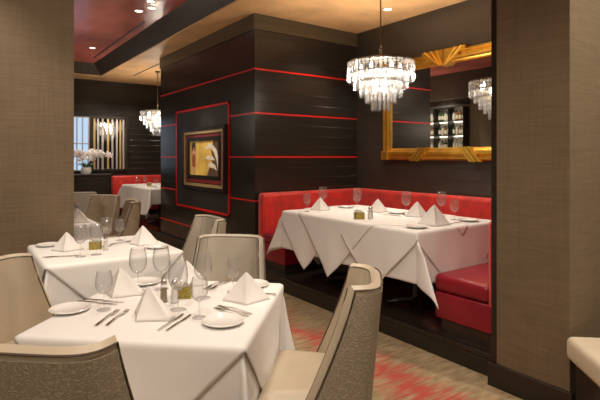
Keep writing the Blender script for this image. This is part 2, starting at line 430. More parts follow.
# ------------------------------------------------------------------ gilt mirror
t = thing('wall_mirror', 'large gilt art deco mirror on the dark wall above the red banquette', 'mirror', (4.69, 3.56, 1.46))
HY, HZ, RW = .995, 1.27, .15
obj('mirror_glass', B(-.035, -.02, -HY+.08, HY-.08, .08, HZ-.08), M['mirror'], t)
prof = [(0, 0), (.0, .05), (.018, .075), (.035, .075), (.045, .055), (.06, .055), (.075, .085), (.105, .085), (.118, .06), (.135, .055), (.15, .035), (.15, 0)]  # (inward, forward)
def rail(p0, p1, inw):
    b_ = bmesh.new(); p0, p1, inw = Vector(p0), Vector(p1), Vector(inw); dr = (p1-p0).normalized()
    L = [b_.verts.new(p0+inw*a+dr*a+Vector((-f, 0, 0))) for a, f in prof]
    Rr = [b_.verts.new(p1+inw*a-dr*a+Vector((-f, 0, 0))) for a, f in prof]
    k = len(prof)
    for i in range(k): b_.faces.new((L[i], L[(i+1) % k], Rr[(i+1) % k], Rr[i]))
    return obj('frame_rail', b_, M['gold'], t)
rail((0, -HY, 0), (0, HY, 0), (0, 0, 1)); rail((0, -HY, HZ), (0, HY, HZ), (0, 0, -1))
rail((0, -HY, 0), (0, -HY, HZ), (0, 1, 0)); rail((0, HY, 0), (0, HY, HZ), (0, -1, 0))
# keystone fan at the top centre
b_ = bmesh.new()
prism(b_, [(-.31, HZ+.02), (.31, HZ+.02), (.30, HZ-.01), (.04, HZ-.165), (-.04, HZ-.165), (-.30, HZ-.01)], lambda y, z: (-.095, y, z), lambda y, z: (-.01, y, z))
obj('keystone', b_, M['gold'], t)
for k in range(7):
    if k in (2,): continue
    a0 = (k-3)*.085
    b_ = bmesh.new(); tube(b_, [(-.097, a0*1.02, HZ+.018), (-.10, a0*.16, HZ-.165)], [.017, .007], 6); obj('fan_rib', b_, M['gold'], t)
# slanted reeded bands on the bottom rail
for s in (1, -1):
    for k in range(3):
        y0 = s*(.36+(k-1)*.055)
        b_ = bmesh.new(); prism(b_, [(y0-.022-s*.07, .155), (y0+.022-s*.07, .155), (y0+.022+s*.07, -.012), (y0-.022+s*.07, -.012)], lambda y, z: (-.10, y, z), lambda y, z: (-.01, y, z))
        obj('reeded_band', b_, M['gold'], t)
for s in (1, -1):
    for zz in (.03, HZ-.03):
        obj('corner_block', B(-.1, -.02, s*HY-.0 if s < 0 else HY-.12, s*HY+.12 if s < 0 else HY, (zz if zz < .5 else HZ-.12)-(.03 if zz < .5 else 0), .12 if zz < .5 else HZ, bev=.012), M['gold'], t)

# ------------------------------------------------------------------ banquettes
def banquette(label, left, mid, right, y0, y1):
    t = thing('banquette', label, 'banquette', (3.9, (y0+y1)/2, .15))
    ox, oy, oz = t.location
    def P(name, mat, *a, **k):
        bb = B(a[0]-ox, a[1]-ox, a[2]-oy, a[3]-oy, a[4]-oz, a[5]-oz, **k); return obj(name, bb, mat, t, smooth=True)
    yl = y1-.13
    if left:
        P('plinth', M['step'], 3.08, 4.6, yl-.40, y1-.05, .152, .26)
        P('seat_panel', M['red_leather'], 3.04, 4.5, yl-.45, y1-.05, .262, .465, bev=.012)
        P('seat', M['red_leather'], 3.03, 4.06, yl-.50, yl+.02, .467, .60, bev=.045, seg=5)
        P('backrest', M['red_velvet'], 3.02, 4.66, yl, y1, .262, 1.06, bev=.05, seg=6)
    ya = y0 if right else y0
    P('plinth', M['step'], 4.13, 4.66, ya+.02, y1-.16, .152, .26)
    P('seat_panel', M['red_leather'], 4.09, 4.6, ya+.05, y1-.15, .262, .465, bev=.012)
    P('seat', M['red_leather'], 4.05, 4.56, ya+.12, y1-.13, .468, .602, bev=.045, seg=5)
    P('backrest', M['red_velvet'], 4.54, 4.67, ya, y1-.01, .40, 1.065, bev=.05, seg=6)
    if right:
        yr = y0+.12
        P('plinth', M['step'], 3.06, 4.5, y0+.03, y0+.53, .152, .255)
        P('seat_panel', M['red_leather'], 3.03, 4.5, y0+.02, yr+.45, .257, .462, bev=.014)
        P('seat', M['red_leather'], 3.02, 4.07, yr-.02, yr+.46, .464, .60, bev=.045, seg=5)
        P('backrest', M['red_velvet'], 3.03, 4.62, y0, yr, .262, 1.06, bev=.035, seg=5)
    return t
banquette('red U-shaped banquette around the big white table below the gilt mirror', True, True, True, 1.85, 5.11)
# far corner booth: bench along the far wall and the side wall
t = thing('banquette', 'distant red banquette against the far dark wall, left of the pillar', 'banquette', (3.8, 11.5, .15))
ox, oy, oz = t.location
def P(name, mat, *a, **k): return obj(name, B(a[0]-ox, a[1]-ox, a[2]-oy, a[3]-oy, a[4]-oz, a[5]-oz, **k), mat, t, smooth=True)
P('plinth', M['step'], 3.02, 4.6, 11.2, 11.74, .152, .26)
P('seat', M['red_leather'], 2.98, 4.6, 11.12, 11.62, .262, .60, bev=.04, seg=4)
P('backrest', M['red_velvet'], 2.97, 4.67, 11.60, 11.74, .4, 1.06, bev=.045, seg=4)
P('plinth', M['step'], 4.14, 4.66, 8.6, 11.15, .152, .26)
P('seat', M['red_leather'], 4.10, 4.6, 8.55, 11.10, .262, .60, bev=.04, seg=4)
P('backrest', M['red_velvet'], 4.55, 4.67, 8.5, 11.6, .4, 1.06, bev=.045, seg=4)

# ------------------------------------------------------------------ chairs
def backsurf(u, v, off):
    """u -1..1 across, v 0..1 up, off: distance behind the inner face"""
    z = .16+.785*v
    zz = max(0., min(1., (z-.42)/.525))
    W = .245-.045*zz+off*.6
    wing = (.15*(1-zz)**1.3+.10)
    yb = -.19-.05*zz
    a = abs(u)
    return Vector((W*math.sin(u*PI/2*.92)/math.sin(PI/2*.92), yb-off+(wing+off*.35)*a**3.6, z))

def make_chair(label, loc, rz, group=None, vin='vinyl', quilt='quilt'):
    t = thing('dining_chair', label, 'chair', loc, rz, group)
    # padded shell: inner face, rounded rim
    b_ = bmesh.new(); NU, NV = 28, 14
    offs = [(0.0, 1.0), (.006, 1.006), (.022, 1.012), (.040, 1.008)]
    inner = grid(b_, lambda i, j: backsurf(2*i-1, j, 0), NU, NV)
    outer = grid(b_, lambda i, j: backsurf(2*i-1, j, .046), NU, NV)
    # rim along the top and both sides with a small crown
    path_i = [inner[0][j] for j in range(NV+1)]+[inner[i][NV] for i in range(1, NU+1)]+[inner[NU][j] for j in range(NV-1, -1, -1)]
    path_o = [outer[0][j] for j in range(NV+1)]+[outer[i][NV] for i in range(1, NU+1)]+[outer[NU][j] for j in range(NV-1, -1, -1)]
    kk = len(path_i); mids = []
    for q in range(kk):
        a, c = path_i[q].co, path_o[q].co
        if q <= NV-1 or q >= kk-NV: nrm = Vector((0, 1, 0))
        else: nrm = Vector((0, 0, 1))
        mids.append(b_.verts.new((a+c)/2+nrm*.016))
    for q in range(kk-1):
        b_.faces.new((path_i[q], path_i[q+1], mids[q+1], mids[q])); b_.faces.new((mids[q], mids[q+1], path_o[q+1], path_o[q]))
    bi = [inner[i][0] for i in range(NU+1)]; bo = [outer[i][0] for i in range(NU+1)]
    for i in range(NU): b_.faces.new((bi[i], bi[i+1], bo[i+1], bo[i]))
    obj('backrest', b_, M[vin], t, smooth=True)
    # outer upholstery panel
    b_ = bmesh.new()
    A = grid(b_, lambda i, j: backsurf((2*i-1)*.985, .01+j*.965, .047), 24, 10)
    D = grid(b_, lambda i, j: backsurf((2*i-1)*.985, .01+j*.965, .056), 24, 10)
    for q in range(24):
        b_.faces.new((A[q][0], A[q+1][0], D[q+1][0], D[q][0])); b_.faces.new((A[q][10], A[q+1][10], D[q+1][10], D[q][10]))
    for q in range(10):
        b_.faces.new((A[0][q], A[0][q+1], D[0][q+1], D[0][q])); b_.faces.new((A[24][q], A[24][q+1], D[24][q+1], D[24][q]))
    plabel(obj('back_panel', b_, M[quilt], t, smooth=True), 'mottled brown fabric back panel')
    # piping on both edges
    for off in (.002, .052):
        pts = [backsurf(-1, j/12, off) for j in range(13)]+[backsurf(-1+2*i/24, 1, off) for i in range(1, 25)]+[backsurf(1, 1-j/12, off) for j in range(1, 13)]
        b_ = bmesh.new(); tube(b_, pts, .0038, 6); obj('piping', b_, M['piping'], t, smooth=True)
    # two vertical seams of the inner back
    for u_ in (-.70, .70) if vin == 'vinyl_grey' else ():
        b_ = bmesh.new(); tube(b_, [backsurf(u_, .40+.59*q/8, .0005) for q in range(9)], .0018, 6)
        obj('seam', b_, M['piping'], t, smooth=True)
    # seat cushion: trapezoid with crowned top
    b_ = bmesh.new()
    ys, yf = -.21, .235
    def sp(s, q):
        y = ys+(yf-ys)*q; hw = .222+.045*q
        e = min(1, 6*min(q, 1-q) if q > .5 else 1, 7*(1-abs(s)))
        return Vector((s*hw, y, 0.470+.03*math.sqrt(max(0, e))+.008*(1-s*s)))
    T = grid(b_, lambda i, j: sp(2*i-1, j), 20, 18)
    low = grid(b_, lambda i, j: Vector(((2*i-1)*(.215+.045*j), ys+(yf-ys-.006)*j, .36)), 20, 18)
    for q in range(20):
        b_.faces.new((T[q][0], T[q+1][0], low[q+1][0], low[q][0])); b_.faces.new((T[q][18], T[q+1][18], low[q+1][18], low[q][18]))
    for q in range(18):
        b_.faces.new((T[0][q], T[0][q+1], low[0][q+1], low[0][q])); b_.faces.new((T[20][q], T[20][q+1], low[20][q+1], low[20][q]))
    obj('seat', b_, M[vin], t, smooth=True)
    obj('apron', B(-.21, .21, -.22, .20, .31, .358, bev=.006), M['leg'], t)
    for sx in (-1, 1):
        for yy, sp_ in ((.17, .015), (-.18, -.05)):
            b_ = bmesh.new(); tube(b_, [(sx*.185, yy, .31), (sx*.195, yy+sp_, .0)], [.024, .015], 8); obj('leg', b_, M['leg'], t, smooth=True)
    return t

T1 = Vector((.87, 2.298)); T1R = R(-42.7)
def t1(lx, ly):
    c, s = math.cos(T1R), math.sin(T1R); return (T1.x+c*lx-s*ly, T1.y+s*lx+c*ly, 0)
ch = make_chair('beige dining chair with seat showing, right of the front white table by the step', t1(.73, -.04), T1R+R(90))
dup(ch, t1(-.03, -.745), T1R, 'dining chair at bottom left, seen from behind with mottled brown back')
dup(ch, t1(-.755, .0), T1R-R(90), 'beige dining chair at left edge facing the front table')
chg = make_chair('grey-beige dining chair facing the camera across the front white table', t1(.05, .735), T1R+R(180), vin='vinyl_grey')
dup(chg, (1.67, 4.00, 0), R(90), 'grey-beige chair at right end of the second table, just before the pillar')
cht = make_chair('tan chair nearest of the distant chairs, below the far red booth', (1.60, 6.12, 0), R(80), vin='tan', quilt='tan')
dup(cht, (1.58, 7.05, 0), R(125), 'tan curved chair between the grey chair and the nearest tan chair, far table')
dup(chg, (1.50, 7.75, 0), R(160), 'grey-beige chair beyond the far table, beside the left column and dark wall')

# cream bench at the lower right corner
t = thing('upholstered_bench', 'cream cushioned bench on dark base at the lower right corner', 'bench', (2.885, .95, 0), R(-42))
obj('cushion', B(-.30, .9, -.70, .27, .345, .48, bev=.035, seg=5), M['cream'], t, smooth=True)
obj('base', B(-.26, .86, -.66, .23, .0, .343, bev=.006), M['leg'], t)

# ------------------------------------------------------------------ tables and cloths
def make_table(label, loc, rz, hx, hy, top, z0=0., parts=True):
    t = thing('dining_table', label, 'table', (loc[0], loc[1], z0), rz)
    h = top-z0
    obj('tabletop', B(-hx, hx, -hy, hy, h-.03, h, bev=.004), M['espresso'], t)
    b_ = bmesh.new(); lathe(b_, [(.055, .06), (.04, .10), (.038, h-.06), (.12, h-.031)], 16); obj('pedestal', b_, M['leg'], t, smooth=True)
    for k in range(4):
        a = k*PI/2+PI/4
        b_ = bmesh.new(); tube(b_, [(0, 0, .06), (.14*math.cos(a), .14*math.sin(a), .045), (.27*math.cos(a), .27*math.sin(a), .022)], [.04, .034, .022], 8)
        obj('foot', b_, M['leg'], t, smooth=True)
    return t

def drape(u, v, hx, hy, r, gap, ph, amp, cf=.2, swing=.6):
    hx, hy = hx+gap, hy+gap
    ex = max(abs(u)-hx, 0.); ey = max(abs(v)-hy, 0.)
    sx = 1 if u > 0 else -1; sy = 1 if v > 0 else -1
    x = max(-hx, min(hx, u)); y = max(-hy, min(hy, v))
    e = math.hypot(ex, ey)
    if e == 0: return (x, y, 0)
    if e < r*PI/2: out, dn = r*math.sin(e/r), r*(1-math.cos(e/r))
    else: out, dn = r, r+e-r*PI/2
    phi = math.atan2(ey, ex)
    k = math.sin(2*phi)
    if ex > 0 and ey > 0:
        f = cf*k*k*min(1., e/.1)
        out += dn*f; dn *= math.sqrt(max(.1, 1-f*f))
        # the fold swings to one side so the corner falls as a triangular flap
        q = min(1, e/.2); phi2 = phi*(1-q)+q*PI/2*(phi/(PI/2))**swing
        dx, dy = math.cos(phi2), math.sin(phi2)
    else:
        dx, dy = (1, 0) if ex > 0 else (0, 1)
    s = v if ex > 0 and ey == 0 else u
    w = amp*dn*(math.sin(9*s+ph)+.5*math.sin(21*s+2*ph))
    out += dn*.03+w*min(1, dn*4)+abs(amp)*dn
    return (x+sx*dx*out, y+sy*dy*out, -dn)

def cloth(name, label, cx, cy, rz, hx, hy, top, fold, f, nu, nv, r=.012, gap=.004, ph=0., amp=.03, cf=.2, ofs=(0, 0), group=None, swing=.6):
    """f maps (0..1,0..1) to cloth coordinates relative to the table centre"""
    b_ = bmesh.new()
    def g(i, j):
        u, v = f(i, j)
        p = drape(u, v, hx, hy, r, gap, ph, amp, cf, swing)
        return (p[0]-ofs[0], p[1]-ofs[1], p[2])
    grid(b_, g, nu, nv)
    c, s = math.cos(rz), math.sin(rz)
    o = obj(name, b_, M['cloth'], None, smooth='all', loc=(cx+c*ofs[0]-s*ofs[1], cy+s*ofs[0]+c*ofs[1], top), rot=(0, 0, rz))
    m = o.modifiers.new('thick', 'SOLIDIFY'); m.thickness = .0018; m.offset = 1
    return tag(o, label, 'tablecloth', group)

def square(hx, hy, dx, dy): return lambda i, j: ((2*i-1)*(hx+dx), (2*j-1)*(hy+dy))
def diamond(D, ox=0., oy=0., skew=0.):
    return lambda i, j: (ox+D*((2*i-1)+(2*j-1))/2, oy+D*((2*i-1)-(2*j-1))/2)

# front table
make_table('front square table hidden under white cloths with four chairs', T1, T1R, .46, .45, .76)
cloth('tablecloth', 'long white under-cloth of the front table, hanging at its corners', T1.x, T1.y, T1R, .46, .45, .763, 0, square(.46, .45, .44, .44), 90, 90, gap=.003, ph=1.2, amp=.02, cf=.22)
cloth('overlay_cloth', 'white diamond-laid overlay cloth on the front table, tips hanging mid-side', T1.x, T1.y, T1R, .46, .45, .768, 0, diamond(.97), 90, 90, r=.014, gap=.010, ph=1.2, amp=.03)
# second table
T2 = (.97, 4.06)
make_table('second square table by the left column, under white cloths', T2, 0, .46, .46, .76)
cloth('tablecloth', 'long white under-cloth of the second table by the left column', *T2, 0, .46, .46, .763, 0, square(.46, .46, .42, .42), 70, 70, gap=.003, ph=2., amp=.015, cf=.22)
cloth('overlay_cloth', 'white diamond-laid overlay cloth on the second table by the left column', *T2, 0, .46, .46, .768, 0, diamond(.97), 70, 70, r=.014, gap=.010, ph=.3, amp=.03)
# third table
T3 = (.85, 6.10)
make_table('third table, mostly hidden behind the left column', T3, 0, .45, .45, .76)
cloth('tablecloth', 'white cloth of the third table, just past the left column', *T3, 0, .45, .45, .763, 0, square(.45, .45, .34, .34), 50, 50, gap=.003, ph=1., amp=.02)
make_table('fourth table beyond the third, glimpsed past the left column', (.80, 7.25), 0, .45, .45, .76)
cloth('tablecloth', 'white cloth of the fourth table, before the distant grey-beige chair', .80, 7.25, 0, .45, .45, .763, 0, square(.45, .45, .34, .34), 50, 50, gap=.003, ph=2., amp=.02)
# booth table: two square tables pushed together
BX, BY, BT = 3.42, 3.39, .915
make_table('left of two square tables joined under the booth cloth', (BX, 3.845), 0, .53, .453, BT, .15)
make_table('right of two square tables joined under the booth cloth', (BX, 2.935), 0, .53, .453, BT, .15)
cloth('tablecloth', 'large white under-cloth covering the joined booth tables', BX, BY, 0, .53, .91, BT+.003, 0, lambda i, j: (-.53-.40+i*(1.06+.40+.22), (2*j-1)*(.91+.42)), 110, 140, gap=.003, ph=.7, amp=.02, cf=.42, swing=.28)
g = 'diamond overlay cloths on the booth table'
cloth('overlay_cloth', 'left white diamond overlay cloth on the booth table, tip above the dark step', BX, BY, 0, .53, .91, BT+.0065, 0, diamond(1.10, 0, .50), 90, 90, r=.012, gap=.010, ph=1.1, amp=.03, group=g)
cloth('overlay_cloth', 'right white diamond overlay cloth on the booth table, nearest the red seat', BX, BY, 0, .53, .91, BT+.0095, 0, diamond(1.10, 0, -.47), 90, 90, r=.012, gap=.014, ph=2.1, amp=.03, group=g)
cloth('overlay_cloth', 'middle white diamond overlay cloth on the booth table, over the other two', BX, BY, 0, .53, .91, BT+.0125, 0, diamond(1.10, 0, .08), 90, 90, r=.012, gap=.018, ph=.1, amp=.03, group=g)
# far booth table
FX, FY = 3.40, 9.6
make_table('far booth table in the distance beside the pillar', (FX, FY), 0, .5, .9, BT, .15)
cloth('tablecloth', 'white cloth draped over the far booth table by the distant red bench', FX, FY, 0, .5, .9, BT+.003, 0, lambda i, j: (-.5-.5+i*(1.0+.5+.2), (2*j-1)*(.9+.30)), 60, 80, gap=.003, ph=.9, amp=.05, cf=.4)

# ------------------------------------------------------------------ tableware
ZT, ZB = .7705, .9300
def make_glass(label, loc, H, r, group):
    t = thing('wine_glass', label, 'wine glass', loc, 0, group)
    sb = H*.40
    b_ = bmesh.new(); lathe(b_, [(.0001, .0), (r*.82, .0), (r*.83, .0015), (r*.5, .004), (.007, .009)], 28, cap=False); obj('foot', b_, M['glass'], t, smooth=True)
    b_ = bmesh.new(); lathe(b_, [(.0055, .009), (.004, sb*.4), (.004, sb*.8), (.007, sb)], 12); obj('stem', b_, M['glass'], t, smooth=True)
    b_ = bmesh.new()
    pr = [(.004, 0), (.45, .05), (.78, .17), (.96, .34), (1.0, .5), (.95, .72), (.84, .92), (.80, 1.0)]
    o_ = [(r*a, sb+(H-sb)*z) for a, z in pr]; i_ = [(max(.001, r*a-.0015), sb+.002+(H-sb-.002)*z) for a, z in pr][::-1]
    lathe(b_, o_+i_, 28, cap=False); obj('bowl', b_, M['glass'], t, smooth=True)
    return t
big = small = None
def glass(kind, x, y, z, label, group):
    global big, small
    if kind == 'big':
        if big is None: big = make_glass(label, (x, y, z), .235, .047, group); return
        dup(big, (x, y, z), 0, label, group)
    else:
        if small is None: small = make_glass(label, (x, y, z), .185, .040, group); return
        dup(small, (x, y, z), 0, label, group)
G1 = 'glasses on the front table'
glass('small', .577, 2.406, ZT, 'small wine glass beside the left bread plate on the front table', G1)
glass('big', .809, 2.637, ZT, 'large wine glass in front of the far-left plate on the front table', G1)
glass('big', .925, 2.600, ZT, 'large wine glass behind the shakers, second of the far glasses on front table', G1)
glass('big', .864, 2.200, ZT, 'large wine glass right before the shakers on the front table', G1)
glass('small', .900, 2.035, ZT, 'small wine glass nearest the camera, between two knives and a fork, front table', G1)
glass('big', 1.042, 2.311, ZT, 'large wine glass in front of the far chair, front table', G1)
glass('small', 1.22, 2.318, ZT, 'small wine glass behind the right napkin on the front table', G1)
G2 = 'glasses on the second table'
glass('big', .744, 3.79, ZT, 'leftmost large wine glass on the second table, by the napkin', G2)
glass('big', .856, 3.80, ZT, 'large wine glass before the gold caddy on the second table', G2)
glass('big', 1.00, 4.10, ZT, 'large wine glass behind the white shaker on the second table', G2)
glass('small', 1.17, 4.33, ZT, 'small wine glass at the back of the second table', G2)
G3 = 'glasses on the booth table'
glass('small', 2.985, 4.029, ZB, 'small wine glass at far left end of the booth table', G3)
glass('big', 3.343, 4.215, ZB, 'wine glass behind the left napkin on the booth table', G3)
glass('big', 3.472, 3.792, ZB, 'wine glass behind the gold caddy on the booth table', G3)
glass('big', 3.60, 3.22, ZB, 'wine glass between the two middle napkins on the booth table', G3)
glass('big', 3.82, 2.97, ZB, 'wine glass right above the near folded napkin on booth table', G3)
glass('small', 3.68, 2.72, ZB, 'small wine glass beside the right end plate of the booth table', G3)
G4 = 'glasses on the far booth table'
glass('small', 3.05, 10.0, .920, 'distant wine glass at left of the far booth table', G4)
glass('small', 3.20, 9.95, .920, 'distant wine glass left of the caddy on the far booth table', G4)
glass('small', 3.10, 9.0, .920, 'distant wine glass at pillar end of the far booth table', G4)
glass('small', 1.20, 6.36, ZT, 'wine glass on the third table behind the napkin', 'glasses on the third table')
glass('small', 1.15, 5.95, ZT, 'wine glass on the near right of the third table', 'glasses on the third table')
glass('small', 1.12, 7.15, ZT, 'wine glass on the fourth table past the left column', 'glasses on the fourth table')

# plates
def make_plate(label, loc, r, group):
    b_ = bmesh.new()
    lathe(b_, [(.0001, 0), (r*.6, 0), (r*.66, .003), (r*.98, .014), (r, .0165), (r*.975, .018), (r*.68, .0075), (r*.6, .005), (.0001, .005)], 40, cap=False)
    o = obj('bread_plate', b_, M['china'], None, smooth=True, loc=loc); return tag(o, label, 'plate', group)
pl = None
def plate(x, y, z, label, group):
    global pl
    if pl is None: pl = make_plate(label, (x, y, z), .092, group); return
    o = pl.copy(); C.objects.link(o); o.location = (x, y, z); tag(o, label, 'plate', group)
plate(.442, 2.482, ZT, 'white bread plate at the left corner of the front table', 'plates on the front table')
plate(.955, 1.905, ZT, 'white bread plate at the near right corner of the front table', 'plates on the front table')
plate(1.365, 2.36, ZT, 'white bread plate at the far right corner of the front table', 'plates on the front table')
plate(.885, 2.77, ZT, 'white bread plate at the far left of the front table', 'plates on the front table')
plate(.62, 4.40, ZT, 'white bread plate at left back of the second table', 'plates on the second table')
plate(1.32, 3.80, ZT, 'white bread plate at right end of the second table', 'plates on the second table')
plate(3.571, 4.083, ZB, 'white bread plate between left napkin and wine glass on booth table', 'plates on the booth table')
plate(3.62, 3.37, ZB, 'white bread plate beside the middle napkin on the booth table', 'plates on the booth table')
plate(3.03, 2.60, ZB, 'white saucer at the near corner of the booth table', 'plates on the booth table')
plate(3.72, 2.60, ZB, 'white bread plate at the right end of the booth table', 'plates on the booth table')
plate(1.12, 6.10, ZT, 'white plate on the third table', 'plates on the third table')
plate(3.1, 9.25, .920, 'white plate on the far booth table near the pillar', 'plates on the far booth table')

# napkins folded as standing triangles
def napkin_mesh():
    b_ = bmesh.new()
    A = Vector((0, .012, .135)); L = Vector((-.105, .03, 0)); F = Vector((.0, -.05, 0)); Rr = Vector((.105, .03, 0))
    def side(P, Q, bul):
        rows = []
        N = 10
        for i in range(N+1):
            row = []
            for j in range(i+1):
                t_ = i/N; s_ = j/i if i else 0
                p = A.lerp(P, t_).lerp(A.lerp(Q, t_), s_)
                nrm = (P-A).cross(Q-A).normalized()
                p = p+nrm*bul*math.sin(PI*s_)*t_*(1.2-t_)
                p.z = max(p.z, 0)
                row.append(b_.verts.new(p))
            rows.append(row)
        for i in range(N):
            for j in range(i+1):
                b_.faces.new((rows[i][j], rows[i+1][j], rows[i+1][j+1]))
                if j < i: b_.faces.new((rows[i][j], rows[i+1][j+1], rows[i][j+1]))
    side(L, F, -.02); side(F, Rr, -.02)
    L2 = Vector((-.088, .075, 0)); R2 = Vector((.088, .075, 0))
    A2 = A
    side(Rr, R2, .006); side(L2, L, .006)
    bmesh.ops.remove_doubles(b_, verts=b_.verts, dist=1e-5)
    return b_
nk = None
def napkin(x, y, z, rz, s, label, group):
    global nk
    if nk is None:
        nk = obj('folded_napkin', napkin_mesh(), M['napkin'], None, smooth=True, loc=(x, y, z), rot=(0, 0, rz))
        m = nk.modifiers.new('thick', 'SOLIDIFY'); m.thickness = .004; m.offset = 1
        o = nk
    else:
        o = nk.copy(); C.objects.link(o); o.location = (x, y, z); o.rotation_euler = (0, 0, rz)
    o.scale = (s, s, s*.97); tag(o, label, 'napkin', group)
N1 = 'folded napkins on the front table'
napkin(.70, 2.165, ZT, R(-68), 1.1, 'folded white napkin standing nearest the front edge of the front table', N1)
napkin(.70, 2.61, ZT, R(-50), 1.1, 'folded white napkin behind the left wine glass on the front table', N1)
napkin(1.19, 2.12, ZT, R(-30), 1.12, 'folded white napkin at right of the front table above two forks', N1)
napkin(1.065, 2.60, ZT, R(-60), 1.05, 'folded white napkin behind the large glasses, far side of front table', N1)
N2 = 'folded napkins on the second table'
napkin(.70, 4.09, ZT, R(-25), 1.1, 'folded white napkin left of the glasses on the second table', N2)
napkin(1.26, 4.00, ZT, R(-40), 1.2, 'folded white napkin at right side of the second table', N2)
N3 = 'folded napkins on the booth table'
napkin(3.161, 4.03, ZB, R(-35), 1.05, 'leftmost folded white napkin on the booth table', N3)
napkin(3.533, 3.54, ZB, R(-40), 1.05, 'folded white napkin just right of the gold caddy, booth table', N3)
napkin(3.58, 3.06, ZB, R(-30), 1.1, 'folded napkin behind the near right napkin on the booth table', N3)
napkin(3.25, 2.60, ZB, R(-45), 1.3, 'folded white napkin nearest the right corner of the booth table', N3)
napkin(1.10, 5.80, ZT, R(-40), 1.2, 'folded white napkin at front of the third table', 'folded napkins on the third table')
napkin(.98, 6.36, ZT, R(-60), 1.1, 'folded white napkin further back on the third table', 'folded napkins on the third table')
napkin(1.02, 6.98, ZT, R(-50), 1.1, 'folded white napkin on the fourth table past the left column', 'folded napkins on the fourth table')

# cutlery
def knife_mesh():
    b_ = bmesh.new()
    prism(b_, [(-.006, -.11), (.006, -.11), (.0075, -.05), (.006, .0), (-.006, .0), (-.0075, -.05)], lambda x, y: (x, y, .006), lambda x, y: (x, y, 0))
    prism(b_, [(-.006, 0.), (.005, 0.), (.009, .02), (.009, .085), (.004, .108), (-.006, .115)], lambda x, y: (x, y, .0035), lambda x, y: (x, y, .001))
    return b_
def fork_mesh():
    b_ = bmesh.new()
    def ribbon(pts):
        a = [[b_.verts.new((x-w, y, z)), b_.verts.new((x+w, y, z)), b_.verts.new((x+w, y, z+.0025)), b_.verts.new((x-w, y, z+.0025))] for x, y, z, w in pts]
        for p, q in zip(a, a[1:]):
            for i in range(4): b_.faces.new((p[i], p[(i+1) % 4], q[(i+1) % 4], q[i]))
        b_.faces.new(a[0]); b_.faces.new(a[-1])
    ribbon([(0, -.105, .001, .0075), (0, -.08, .003, .0075), (0, -.02, .008, .0035), (0, .025, .009, .0035), (0, .045, .006, .009), (0, .062, .003, .011)])
    for k in range(4):
        x = -.0088+k*.00587
        ribbon([(x, .062, .003, .0019), (x, .085, .002, .0018), (x, .105, .006, .0011)])
    return b_
kn = fk = None
def cut(kind, x, y, z, rz, label, group):
    global kn, fk
    src = kn if kind == 'knife' else fk
    if src is None:
        o = obj('table_knife' if kind == 'knife' else 'table_fork', knife_mesh() if kind == 'knife' else fork_mesh(), M['steel'], None, smooth=True)
        if kind == 'knife': kn = o
        else: fk = o
    else:
        o = src.copy(); C.objects.link(o)
    o.location = (x, y, z); o.rotation_euler = (0, 0, rz); tag(o, label, kind, group)
def ang(x0, y0, x1, y1): return math.atan2(y1-y0, x1-x0)-PI/2
K1 = 'cutlery on the front table'
a = ang(.695, 1.969, .885, 2.131)
cut('knife', .775, 2.05, ZT, a, 'left of two parallel knives near the front edge of the front table', K1)
cut('knife', .800, 2.022, ZT, a, 'right of two parallel knives near the front edge of the front table', K1)
a = ang(.499, 2.182, .647, 2.356)
cut('fork', .560, 2.272, ZT, a, 'left of two forks beside the nearest napkin, front table', K1)
cut('fork', .598, 2.247, ZT, a, 'right of two forks beside the nearest napkin, front table', K1)
a = ang(.486, 2.626, .696, 2.396)
cut('knife', .575, 2.535, ZT, a, 'outer of two knives behind the left bread plate, front table', K1)
cut('knife', .610, 2.555, ZT, a, 'inner of two knives behind the left bread plate, front table', K1)
a = ang(1.108, 1.902, 1.016, 2.147)
cut('fork', 1.050, 2.015, ZT, a, 'outer of two forks beside the right bread plate, front table', K1)
cut('fork', 1.078, 2.035, ZT, a, 'inner of two forks beside the right bread plate, front table', K1)
a = ang(1.144, 2.444, 1.283, 2.526)
cut('fork', 1.215, 2.47, ZT, a+R(180), 'fork on the far side of front table, left of the far right plate', K1)
cut('fork', 1.200, 2.50, ZT, a+R(180), 'second fork on the far side of front table, behind its neighbour', K1)
a = ang(1.309, 2.163, 1.22, 2.26)
cut('knife', 1.30, 2.215, ZT, a, 'knife at the right edge of the front table behind the right napkin', K1)
K2 = 'cutlery on the second table'
a = ang(.543, 3.911, .791, 3.864)
cut('knife', .62, 3.885, ZT, a, 'knife before the left napkin on the second table', K2)
cut('knife', .635, 3.86, ZT, a, 'knife nearest the front edge of the second table', K2)
cut('fork', 1.145, 4.20, ZT, R(-70), 'fork at the back of the second table, left of right napkin', K2)
cut('fork', 1.14, 4.17, ZT, R(-70), 'fork at the back of the second table, nearer of two', K2)
cut('knife', 3.45, 3.28, ZB, R(10), 'knife lying between the middle plate and glass, booth table', 'cutlery on the booth table')
cut('knife', 3.50, 2.58, ZB, R(95), 'knife lying before the right end plate, booth table', 'cutlery on the booth table')

# shakers and caddies
def make_shaker(label, loc, fill, group):
    t = thing('salt_shaker' if fill == 'salt' else 'pepper_shaker', label, 'shaker', loc, 0, group)
    b_ = bmesh.new(); lathe(b_, [(.0001, 0), (.019, 0), (.020, .004), (.015, .088), (.0001, .088)], 10, cap=False); obj('glass_body', b_, M['glass'], t)
    b_ = bmesh.new(); lathe(b_, [(.0001, .003), (.0175, .003), (.0145, .07), (.0001, .07)], 10, cap=False); plabel(obj('filling', b_, M[fill], t), 'white salt filling' if fill == 'salt' else 'ground pepper filling')
    b_ = bmesh.new(); lathe(b_, [(.0158, .0885), (.0165, .096), (.015, .108), (.008, .114), (.0001, .115)], 16, cap=False); obj('cap', b_, M['steel'], t, smooth=True)
    return t
s1 = make_shaker('white salt shaker on the front table beside the gold caddy', (.893, 2.322, ZT), 'salt', 'shakers')
p1 = make_shaker('brown pepper shaker, leftmost of the pair on the front table', (.852, 2.360, ZT), 'pepper', 'shakers')
